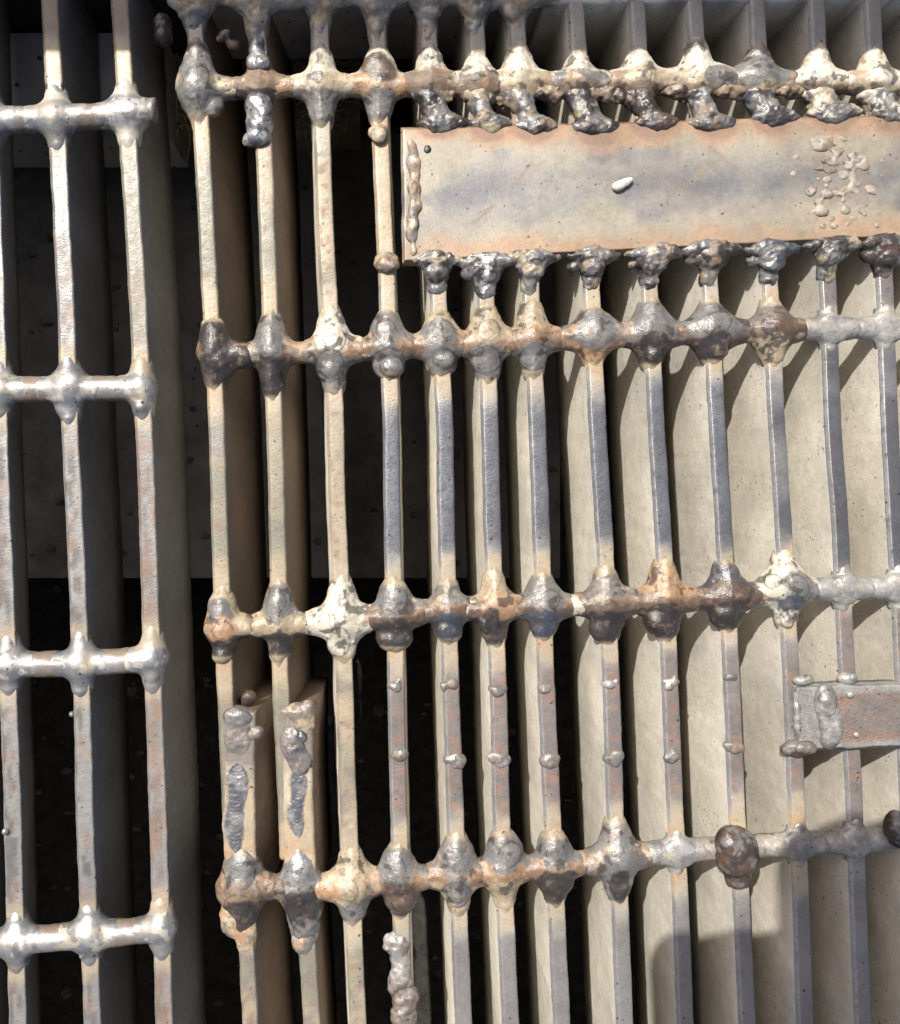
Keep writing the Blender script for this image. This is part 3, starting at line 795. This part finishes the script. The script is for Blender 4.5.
for (yy, xx, rr_) in ((683, 0, 7.5), (755, 1, 9)):
    for i in range(3, 10):
        rng = np.random.RandomState(int(yy) * 7 + i); hwb = 9.2
        y_ = yy + [1, 4, 4, 4, 0, 0, -6][i - 3] * 1.0 + rng.uniform(-3, 3)
        x_ = float(bx(RB[i], y_)) + rng.uniform(-1, 1); s_ = rng.uniform(.8, 1.15)
        ps = [E(x_, y_, -2, (rr_ + 2) * s_, rr_ * rng.uniform(.6, .9), 5, rng.uniform(-.2, .2)), K(x_ + rng.uniform(-3, 3), y_ + rng.uniform(-3, 4), -.5, rr_ * rng.uniform(.5, 1), rr_ * rng.uniform(.4, .8), 3.6, rng.uniform(-.5, .5)),
              K(x_ + rng.uniform(-7, 7), y_ + rng.uniform(-5, 5), -1, rng.uniform(2, 4), rng.uniform(2, 4), 3)]
        if yy == 683: ps[0] = E(x_, y_, -2.5, hwb, rr_ * .55, 4.2)
        lump(ps, 2100 + yy + i, rng.choice(['pgf', 'gpk', 'fpk', 'pgk']), n1=1.5, n2=.9, k=5)
# lumpy run on the fourth bar under the lowest rod
lump([E(396, 945, -4, 14, 13, 8), E(401, 962, -4, 11, 15, 7), E(400, 985, -3, 13, 17, 7), K(406, 999, -2, 14, 13, 8), E(404, 1018, -4, 13, 15, 8)], 2201, 'pfk', n1=2.4, n2=1.1)
# congealed run along the top edge
for g_, (i0, i1) in enumerate(((0, 2), (2, 4), (4, 7))):
    ps = []; r_ = np.random.RandomState(40 + g_)
    for i in range(i0, i1):
        xi = float(bx(RB[i], 5)); big = 1.35 if i < 2 else 1.0
        ps += [E(xi, 0, -2, 19 * big, r_.uniform(11, 15), 12), ('c', (xi, 0, -6), (float(bx(RB[i], 30)), r_.uniform(30, 40), -9), 13 * big, 9), K(xi + r_.uniform(-9, 9), r_.uniform(6, 18), 1, 10, r_.uniform(7, 12), 8)]
        xn = float(bx(RB[i + 1], 5)); ps.append(E((xi + xn) / 2, r_.uniform(-6, -2), -4, (xn - xi) * .42, r_.uniform(7, 11), 9))
    lump2 = ps
    xs_ = [p[1][0] for p in ps]
    def cf(V, sd=2300 + g_):
        x, y, z = V.T; c = mix(base('f', len(V)), 'c', sstep(-.1, .25, fbm(x, y, z, 16, sd, 3)))
        c = mix(c, 'g', .8 * sstep(.0, .3, fbm(x, y, z, 22, sd + 5, 3))); return mix(c, 'k', .6 * sstep(.2, .4, fbm(x, y, z, 8, sd + 9, 3)))
    implicit('weld_lump', ps, (min(xs_) - 30, max(xs_) + 30, -24, 52, -22, 16), M_weld, gr, cf, k=8, n1=1.8, n2=.9, seed=2300 + g_)
lump([E(232, 40, -12, 7, 5, 5), E(222, 32, -8, 5, 9, 5, .8)], 2310, 'kd')

# rusty crust hanging along the underside of the top rod
for q, (x_, y_, rx, r2) in enumerate(((434, 93, 20, 6), (478, 96, 16, 8), (508, 98, 14, 9), (598, 92, 18, 8), (628, 96, 20, 8), (676, 90, 14, 7), (730, 90, 20, 6), (790, 90, 18, 5), (548, 92, 16, 6))):
    lump([E(x_, y_, -3, rx, r2, 8), E(x_ + 8, y_ + 3, -4, rx * .6, r2, 6), K(x_ - 7, y_ + 2, 0, 6, 5, 5)], 2400 + q, 'kdc', n1=3.2, n2=1.8)

# patch plate, with its weld beads as sub-parts
def plate(corners, z0, z1, mat, colfn, parent, step=3.0, seed=0, bev=2.0):
    (ax, ay), (bx_, by), (cx_, cy_), (dx_, dy_) = corners        # tl tr br bl
    nu = int(abs(bx_ - ax) / step); nv = int(abs(dy_ - ay) / step)
    us = np.linspace(0, 1, nu + 1); vs = np.linspace(0, 1, nv + 1)
    Ug, Vg = np.meshgrid(us, vs, indexing='ij')
    def grid(z, inset):
        X = (ax * (1 - Ug) + bx_ * Ug) * (1 - Vg) + (dx_ * (1 - Ug) + cx_ * Ug) * Vg
        Y = (ay * (1 - Ug) + by * Ug) * (1 - Vg) + (dy_ * (1 - Ug) + cy_ * Ug) * Vg
        X = X + inset * (np.where(Ug == 0, 1, 0) - np.where(Ug == 1, 1, 0)) + 0
        Y = Y + inset * (np.where(Vg == 0, 1, 0) - np.where(Vg == 1, 1, 0))
        edge = (Ug == 0) | (Ug == 1) | (Vg == 0) | (Vg == 1)
        X = X + edge * .9 * fbm(X, Y, 0, 14, seed, 3); Y = Y + edge * .9 * fbm(X, Y, 0, 14, seed + 3, 3)
        return np.stack([X, Y, np.full_like(X, z)], -1)
    T = grid(z1, bev); T[..., 2] += .8 * fbm(T[..., 0], T[..., 1], 0, 60, seed + 8, 2)
    inner = (Ug == 0) | (Ug == 1) | (Vg == 0) | (Vg == 1)
    T[..., 2] -= inner * .2
    nV = (nu + 1) * (nv + 1)
    V = [T.reshape(-1, 3)]
    idx = np.arange(nV).reshape(nu + 1, nv + 1)
    F = np.stack([idx[:-1, :-1], idx[1:, :-1], idx[1:, 1:], idx[:-1, 1:]], -1).reshape(-1, 4).tolist()
    ring = list(idx[:, 0]) + list(idx[-1, 1:]) + list(idx[-2::-1, -1]) + list(idx[0, -2:0:-1])
    O = grid(0, 0).reshape(-1, 3)
    prev = ring; off = nV
    for z in (z1 - bev, z1 - bev - 1.5, z0):
        R = O[ring].copy(); R[:, 2] = z; V.append(R)
        cur = [off + q for q in range(len(ring))]; off += len(ring)
        for q in range(len(ring)):
            q2 = (q + 1) % len(ring); F.append([prev[q2], prev[q], cur[q], cur[q2]])
        prev = cur
    F.append(prev[::-1])
    V = np.concatenate(V)
    return mesh_obj('patch_plate', V, F, mat, parent, colfn(V))
HOOKS = [(437, 122), (487, 122), (531, 124), (591, 125), (651, 121), (710, 121), (767, 116), (827, 111), (887, 112)]
LOWS = [(437, 266), (485, 268), (532, 264), (591, 262), (652, 260), (710, 256), (770, 256), (831, 252), (886, 250)]
def plate_col(V):
    x, y, z = V.T
    n = fbm(x, y, z, 50, 21, 4); n2 = fbm(x * .5, y * 1.2, z, 22, 22, 4); n3 = fbm(x, y, z, 7, 24, 3)
    yt = np.interp(x, [401, 900], [130, 117]); yb = np.interp(x, [401, 900], [264, 238])
    e = np.minimum(y - yt, yb - y); mid = (y - yt) / (yb - yt)
    c = base('c', len(V)) * np.array([.86, .97, 1.10, 2.2, .85])
    gr_ = np.array([.155, .153, .147, .3, .40])
    f = np.clip(sstep(22, 52, e + 26 * n) * sstep(425, 455, x + 20 * n) * (.85 + .9 * n + .5 * n2), 0, 1)[:, None]
    c = c * (1 - f) + gr_ * f
    blue = np.clip(.9 * sstep(.05, .4, n + .4 * n2 - .0015 * np.abs(mid * 134 - 84) + .06) * sstep(20, 40, e), 0, 1)[:, None]
    c = c * (1 - blue) + np.array([.118, .119, .126, .35, .40]) * blue
    c = mix(c, 'q', .5 * np.exp(-((e - 30 - 40 * n) / 12) ** 2))
    c = mix(c, 'k', .14 * sstep(.05, .35, fbm(x * .6 + y * .5, y * 1.4 - x * .3, z, 30, 95, 4)))
    c = mix(c, 'k', .30 * sstep(14, 1, e + 14 * n2)); c = mix(c, 'o', .42 * sstep(26, 4, e + 18 * n2)); c = mix(c, 'k', .12 * sstep(.0, .35, fbm(x, y, z, 13, 91, 4)))
    for (hx, hy) in HOOKS:
        q = np.sqrt(((x - hx - 3) / 1.15) ** 2 + (y - hy - 2) ** 2)
        c = mix(c, 'o', .6 * sstep(34, 20, q + 12 * n2)); c = mix(c, 'r', .75 * sstep(25, 17, q + 8 * n2))
    for (hx, hy) in LOWS:
        q = np.sqrt(((x - hx) / 1.2) ** 2 + (y - hy) ** 2)
        c = mix(c, 'o', .45 * sstep(36, 22, q + 14 * n2))
    c = mix(c, 'k', .65 * sstep(.05, .3, n3 + .2) * np.exp(-(((x - 838) / 42) ** 2 + ((y - 180) / 50) ** 2)))
    c = mix(c, 'p', .6 * np.exp(-((x - 414) / 6) ** 2) * sstep(-.1, .2, n3 + .2))
    # long scratches with a shape of their own
    for (xa, ya, xb, yb_) in ((512, 190, 528, 168), (472, 226, 492, 208), (708, 150, 742, 178), (660, 205, 720, 160)):
        L2 = (xb - xa) ** 2 + (yb_ - ya) ** 2; t = np.clip(((x - xa) * (xb - xa) + (y - ya) * (yb_ - ya)) / L2, 0, 1)
        q = np.hypot(x - xa - t * (xb - xa), y - ya - t * (yb_ - ya)); c = mix(c, 'k', .55 * sstep(3.2, 1, q))
    return c
pl = plate(((401, 130), (1060, 113), (1060, 231), (402, 265)), -9, 8, M_plate, plate_col, gr, step=2.0, seed=41, bev=2.2)
# left edge weld seam lying on the plate
rs_ = np.random.RandomState(12)
seam = [E(413 + rs_.uniform(-2.5, 2.5), 148 + q * 8.5 + rs_.uniform(-3, 3), 7.6, rs_.uniform(3.5, 7), rs_.uniform(5, 10), 2.8, rs_.uniform(-.4, .4)) for q in range(13)]
lump(seam + [K(412, 190, 10, 4.5, 7, 2.5), K(413, 226, 10, 4.5, 8, 2.5)], 2500, 'pck', parent=pl, k=5, n1=1.0, n2=.7, name='weld_bead')
lump([K(427, 152, 8.5, 4, 4, 3)], 2501, 'dg', parent=pl, k=3, n1=.4, n2=.3, name='weld_bead')
hc = ['dgb', 'gcd', 'gdk', 'dgc', 'dbg', 'gdk', 'gdu', 'gcw', 'wgd']
for q, ((hx, hy), cc) in enumerate(zip(HOOKS, hc)):
    i = 4 + q; r_ = np.random.RandomState(70 + q)
    xb = float(bx(RB[i], 92)); s = r_.uniform(.78, 1.25); hx = hx + r_.uniform(-4, 4)
    ps = [E(xb - 2, 93, -4, 17, 8, 11), E(xb + r_.uniform(-2, 1), 101, -3, 10.5, 13, 11), E(xb * .5 + hx * .5, 111, -1, 11.5 * s, 12, 11, r_.uniform(-.5, 0)), E(hx + 1, hy + 1, 3, 15 * s, 10, 8.5),
          E(hx + 8, hy + 5, 6.5, 15 * s, 7, 4.2, r_.uniform(-.4, .1)), E(hx - 12, hy + 4, 5, 10 * s, 5, 5), E(hx + 19 * s, hy + 3, 3, 10, 4.5, 6),
          K(hx + r_.uniform(-3, 5), hy + r_.uniform(3, 7), 6.5, 13 * s, r_.uniform(6, 9), 4.6, r_.uniform(-.4, .4)), K(hx + r_.uniform(-6, 2), hy - r_.uniform(4, 9), 6, 7 * s, r_.uniform(6, 11), 5, r_.uniform(-.6, .6))]
    lump(ps, 2600 + q, cc, parent=pl, k=7, n1=2.0, n2=1.0, rip=(hx + r_.uniform(-8, 2), hy - 14), name='weld_bead')
lc = ['gdc', 'gds', 'gdc', 'dgk', 'gdc', 'dgk', 'gdu', 'gdc', 'dgb']
for q, ((hx, hy), cc) in enumerate(zip(LOWS, lc)):
    r_ = np.random.RandomState(170 + q); s = r_.uniform(.85, 1.2); xb = float(bx(RB[4 + q], hy + 18))
    ps = [E(hx, hy + 1, 0, 17 * s, 12, 11), E(hx + r_.uniform(-3, 3), hy - 9, 6, 19 * s, 6.5, 4.5, r_.uniform(-.2, .2)), E(hx - 19 * s, hy - 5, 2, 11, 5, 7), E(hx + 20 * s, hy - 6, 2, 12, 5, 7),
          E(xb, hy + 17, -4, 10, 15, 8), K(hx + r_.uniform(-6, 4), hy + r_.uniform(3, 9), 3, r_.uniform(8, 13), r_.uniform(8, 12), 8), K(hx + r_.uniform(0, 8), hy - 4, 7, r_.uniform(7, 11), 6, 4.5, r_.uniform(-.6, .6))]
    if r_.rand() < .6: ps.append(K(hx - 17, hy + 4, -3, 7, 7, 7))
    lump(ps, 2700 + q, cc, parent=pl, k=7, n1=2.2, n2=1.0, rip=(hx + r_.uniform(-3, 6), hy + 14), name='weld_bead')
# blistered spatter on the plate
r_ = np.random.RandomState(9); bl = []
for q in range(85):
    x_, y_ = r_.normal(838, 17), r_.normal(182, 24)
    rr_ = r_.uniform(1.2, 4.6); bl.append(K(x_, min(max(y_, 140), 228), 7.6, rr_ * 1.2, rr_, rr_ * .42))
bl += [K(818, 146, 7.5, 12, 9, 2.6), K(817, 213, 7.5, 9, 6, 4), K(822, 196, 7.5, 6, 5, 4)]
lump(bl, 2800, 'qqk', parent=pl, k=2.5, n1=.9, n2=.8, name='weld_bead')

# second, brownish patch plate at the right
def plate2_col(V):
    x, y, z = V.T; n = fbm(x * .35, y * 2.2, z, 16, 61, 4)
    c = base('p', len(V)); c = mix(c, 'r', .8 * sstep(-.02, .25, n + .12)); c = mix(c, 'f', .9 * sstep(845, 815, x + 12 * n))
    e = np.minimum(y - np.interp(x, [790, 900], [685, 681]), np.interp(x, [790, 900], [750, 746]) - y)
    return mix(c, 'f', .9 * sstep(12, 5, e + 5 * n))
p2 = plate(((791, 684), (1060, 677), (1060, 740), (795, 750)), -8, 6, M_flat, plate2_col, gr, step=2.0, seed=51, bev=2.2)
lump([E(822, 700, 7, 11, 18, 6), E(828, 722, 7, 12, 18, 6), K(822, 700, 9, 9, 13, 6), E(826, 738, 6, 9, 9, 5)], 2901, 'fgp', parent=p2, n1=1.0, n2=.5, name='weld_bead')
lump([E(795, 747, 2, 13, 9, 8), K(803, 746, 4, 12, 7, 8), K(786, 749, 1, 6, 5, 5)], 2902, 'pbg', parent=p2, name='weld_bead')
lump([E(800, 680, 3, 9, 5, 6), K(806, 678, 5, 5, 5, 5), K(847, 693, 6.5, 4, 4, 3), K(853, 733, 6.5, 3.5, 3.5, 3)], 2903, 'fps', parent=p2, k=4, n1=.6, n2=.4, name='weld_bead')
lump([E(846, 678, 2, 10, 7, 7), K(850, 676, 4, 5, 4, 5)], 2904, 'fcs', parent=p2, k=4, n1=.6, n2=.4, name='weld_bead')
lump([E(x_, y_, 3, 3.5, 6 + (q % 3), 3.5) for q, (x_, y_) in enumerate(((795, 692), (795, 702), (796, 712), (796, 722), (797, 732)))], 2905, 'fgs', parent=p2, k=5, n1=.5, n2=.4, name='weld_bead')
box('bolt_stub', 0, 0.1, 0, .1, -60, -59.9, M_conc, gr) if False else None

# splice bars with rippled weld passes beside the first two bars
def ripple(parent, x, y0, y1, wdt, z, seed, xb):
    h = .7; us = np.arange(-1, 1.001, h / wdt); ys = np.arange(y0, y1, h)
    U, Y = np.meshgrid(us, ys, indexing='ij')
    t = (Y - y0) / (y1 - y0)
    wv = wdt * (1 - .25 * t + .10 * np.sin(t * 11)) * np.sqrt(np.clip(1 - np.abs(2 * t - 1) ** 5, 0, 1)) + .4
    X = x + (xb - x) * t + 1.6 * np.sin(t * 7) + U * wv
    ph = (Y + 5.5 * U * U + .8 * vnoise(X, Y, 0, 6, seed)) / 3.6
    saw = (ph - np.floor(ph))
    Z = z - 1.2 + 2.0 * (1 - U ** 2) ** .7 + .42 * saw * (1 - U ** 2) * (.6 + .4 * np.sin(t * 17)) + .3 * vnoise(X, Y, 0, 3, seed + 2)
    V = np.stack([X, Y, Z], -1).reshape(-1, 3); nu, nv = U.shape
    idx = np.arange(nu * nv).reshape(nu, nv)
    F = np.stack([idx[:-1, :-1], idx[1:, :-1], idx[1:, 1:], idx[:-1, 1:]], -1).reshape(-1, 4)
    n = fbm(X.ravel(), Y.ravel(), 0, 12, seed, 3)
    c = base('g', len(V)); c = mix(c, 'm', .9 * sstep(-.2, .2, n)); c = mix(c, 's', .5 * sstep(.0, .3, -n)); c = mix(c, 'u', .5 * sstep(.1, .35, fbm(X.ravel(), Y.ravel(), 0, 8, seed + 9, 2))); c = mix(c, 'c', .8 * sstep(.62, .95, np.abs(U.ravel()) + .3 * n))
    return mesh_obj('weld_bead', V, F, M_plate, parent, c)
def splice_col(V, u, z):
    x, y, zz = V.T; n = fbm(x, y, zz, 22, 811, 3)
    c = base('c', len(V)); c = mix(c, 'p', .9 * sstep(790, 760, y + 20 * n)); c = mix(c, 'o', .7 * sstep(835, 850, y + 15 * n)); c = mix(c, 'w', .3 * sstep(0, .3, n))
    Bc = mix(mix(base('B', len(V)), 'k', .3 + .8 * n), 'D', .4 * sstep(.1, .4, fbm(x, y, zz, 8, 4, 3)))
    return np.where((z < -3.5)[:, None], Bc, c)
for (ka, kx, hw_, sd) in (([(712, 240), (790, 239), (905, 242)], 0, 15.5, 401), ([(708, 297), (790, 298), (905, 302)], 1, 15.5, 402)):
    sp = make_bar(gr, ka, hw_, 150, 14 if kx == 0 else 6, splice_col, sd, wob=1.3, name='splice_bar', ztop=3)
    x_ = ka[0][1]
    if kx == 0:
        ripple(sp, 237, 762, 852, 13, 3.4, 3001, 236)
        lump([E(239, 716, -2, 17, 9, 9), E(239, 736, -1, 15, 26, 6.5), K(238, 716, 2, 14, 8, 5, .15), K(256, 733, -1, 8, 8, 6)], 3002, 'pgp', parent=sp, name='weld_bead')
    else:
        ripple(sp, 297, 768, 836, 11, 3.4, 3003, 298)
        lump([E(298, 711, -2, 17, 8, 9), E(303, 722, 0, 12, 14, 6), K(309, 706, 1, 7, 7, 6)], 3004, 'cpk', parent=sp, name='weld_bead')
        lump([E(292, 742, 4, 11, 18, 5), E(300, 760, 3, 12, 14, 4)], 3005, 'pug', parent=sp, name='weld_bead')
        lump([E(293, 744, 3.5, 8, 12, 4), K(301, 736, 3.5, 7, 6, 3.4)], 3006, 'ugs', parent=sp, name='weld_bead')
lump([('c', (236, 915, -9), (247, 958, -9), 11, 8.6), E(230, 925, -4, 10, 16, 6, -.4)], 3010, 'ccp') if False else lump([E(238, 922, -5, 16, 24, 7.5, -.45), E(230, 920, -4, 9, 16, 6.5), E(246, 944, -6, 9.5, 18, 7)], 3010, 'cop', n1=1.0)
lump([E(303, 925, -4, 15, 24, 8, -.3), K(303, 942, -4, 12, 14, 8)], 3011, 'cgo', n1=1.2)
lump([E(245, 703, -20, 8, 10, 7, .9)], 3012, 'bd')

# ---------------- left grating
gl = empty('steel_grating')
tag(gl, 'smaller bright silvery steel grating with clean shiny weld joints, along the left edge', 'grating', 'steel gratings over the pit')
for i, k in enumerate(LB):
    make_bar(gl, k, 9.2, LD[i], LL[i], left_col(i - 2), 501 + i * 9, wob=.8)
for j, k in enumerate(LR):
    make_rod(gl, k, 12.8, -5, rod_col_left(j), 600 + j * 11, crust=.55, mat=M_bar)
LW = {(3,0): (32, 34, 20, 'w', 's', 'w', [(-4,0,19,18,13,'s'),(10,0,16,12,12,'w')]), (2,0): (30, 32, 20, 'w', 's', 'g', [(0,2,19,18,14,'s')]),
      (2,3): (30, 24, 22, 's', 's', 's', [(0,0,20,16,13,'s')]), (3,3): (28, 30, 15, 'c', 'c', 'g', [(-2,14,13,11,11,'s')]), (3,2): (26, 32, 14, 'c', 'o', 'g', [(0,16,12,13,10,'s')]),
      (2,2): (24, 32, 17, 's', 's', 's', [(0,2,16,16,13,'s')]), (2,1): (26, 34, 20, 's', 's', 's', [(0,-4,20,19,15,'s'),(-2,16,15,14,11,'g')]), (3,1): (30, 30, 14, 'c', 'c', 's', [(0,18,11,11,11,'s')])}
for bi in (3, 4, 5):
    for rj in range(4):
        crossing(gl, LB[bi], LR[rj], LW.get((bi - 2, rj), (28, 28, 18, 's', 's', 'g', [(0, 2, 17, 15, 13, 's')])), 5000 + bi * 37 + rj * 11,
                 hw=9.4, rr=12.9, rz=-5, silver=True)
lump([E(71, 715, -3, 3, 3, 3)], 5201, 'gp', parent=gl, k=3, n1=.3, n2=.2)
lump([E(6, 831, 1, 3.6, 3.6, 3.6)], 5202, 'ds', parent=gl, k=3, n1=.3, n2=.2)
lump([E(160, 30, -16, 9, 10, 12), E(158, 16, -20, 10, 12, 12)], 5203, 'db', parent=gl)

# ---------------- pebble on the plate
r_ = np.random.RandomState(3)
o = implicit('pebble', [('e', (620.5, 187, 12), (10, 4.6, 4), -.42), ('e', (615, 189.5, 11.4), (5.4, 4.6, 3.4), -.3)], (605, 636, 176, 198, 5, 20), M_pebble, None,
             lambda V: base('w', len(V)), k=3, n1=1.3, n2=.5, seed=8, res=.6)
tag(o, 'small pale oval pebble lying on the large heat-stained plate', 'pebble')

# ---------------- the phone that takes the picture, hanging over the grating; it throws the shadow at lower right
def phone():
    t = empty('smartphone')
    t.location = P(XV, YV, H + 18)
    def prism(name, w_, h_, z0, z1, r, mat, cx_=0, cy_=0, seg=8):
        pts = []
        for (sx, sy, a0) in ((1, 1, 0), (-1, 1, 90), (-1, -1, 180), (1, -1, 270)):
            for q in range(seg + 1):
                a = math.radians(a0 + 90 * q / seg); pts.append((cx_ + sx * (w_ / 2 - r) + r * math.cos(a), cy_ + sy * (h_ / 2 - r) + r * math.sin(a)))
        n = len(pts)
        V = [(x * S, y * S, z0 * S) for x, y in pts] + [(x * S, y * S, z1 * S) for x, y in pts]
        F = [tuple(range(n))[::-1], tuple(range(n, 2 * n))] + [(q, (q + 1) % n, n + (q + 1) % n, n + q) for q in range(n)]
        me = bpy.data.meshes.new(name); me.from_pydata(V, [], F); me.materials.append(mat)
        o = bpy.data.objects.new(name, me); sc.collection.objects.link(o); o.parent = t; return o
    prism('body', 478, 234, -8, 14, 34, M_phone, 111, -46)
    prism('screen', 462, 218, 14.5, 15.5, 24, M_phone, 111, -46)
    prism('clamp', 250, 190, -8, 10, 55, M_phone, 140, 84)  # added rounded block, shaped to cast the hand's part of the shadow
    prism('lens_ring', 30, 30, -12, -8, 14, M_steelbeam, 0, 0)
    t.rotation_euler = (0, 0, math.radians(3))
    tag(t, 'black smartphone above the gratings, out of the picture, with an added block shaping its shadow', 'phone')
phone()
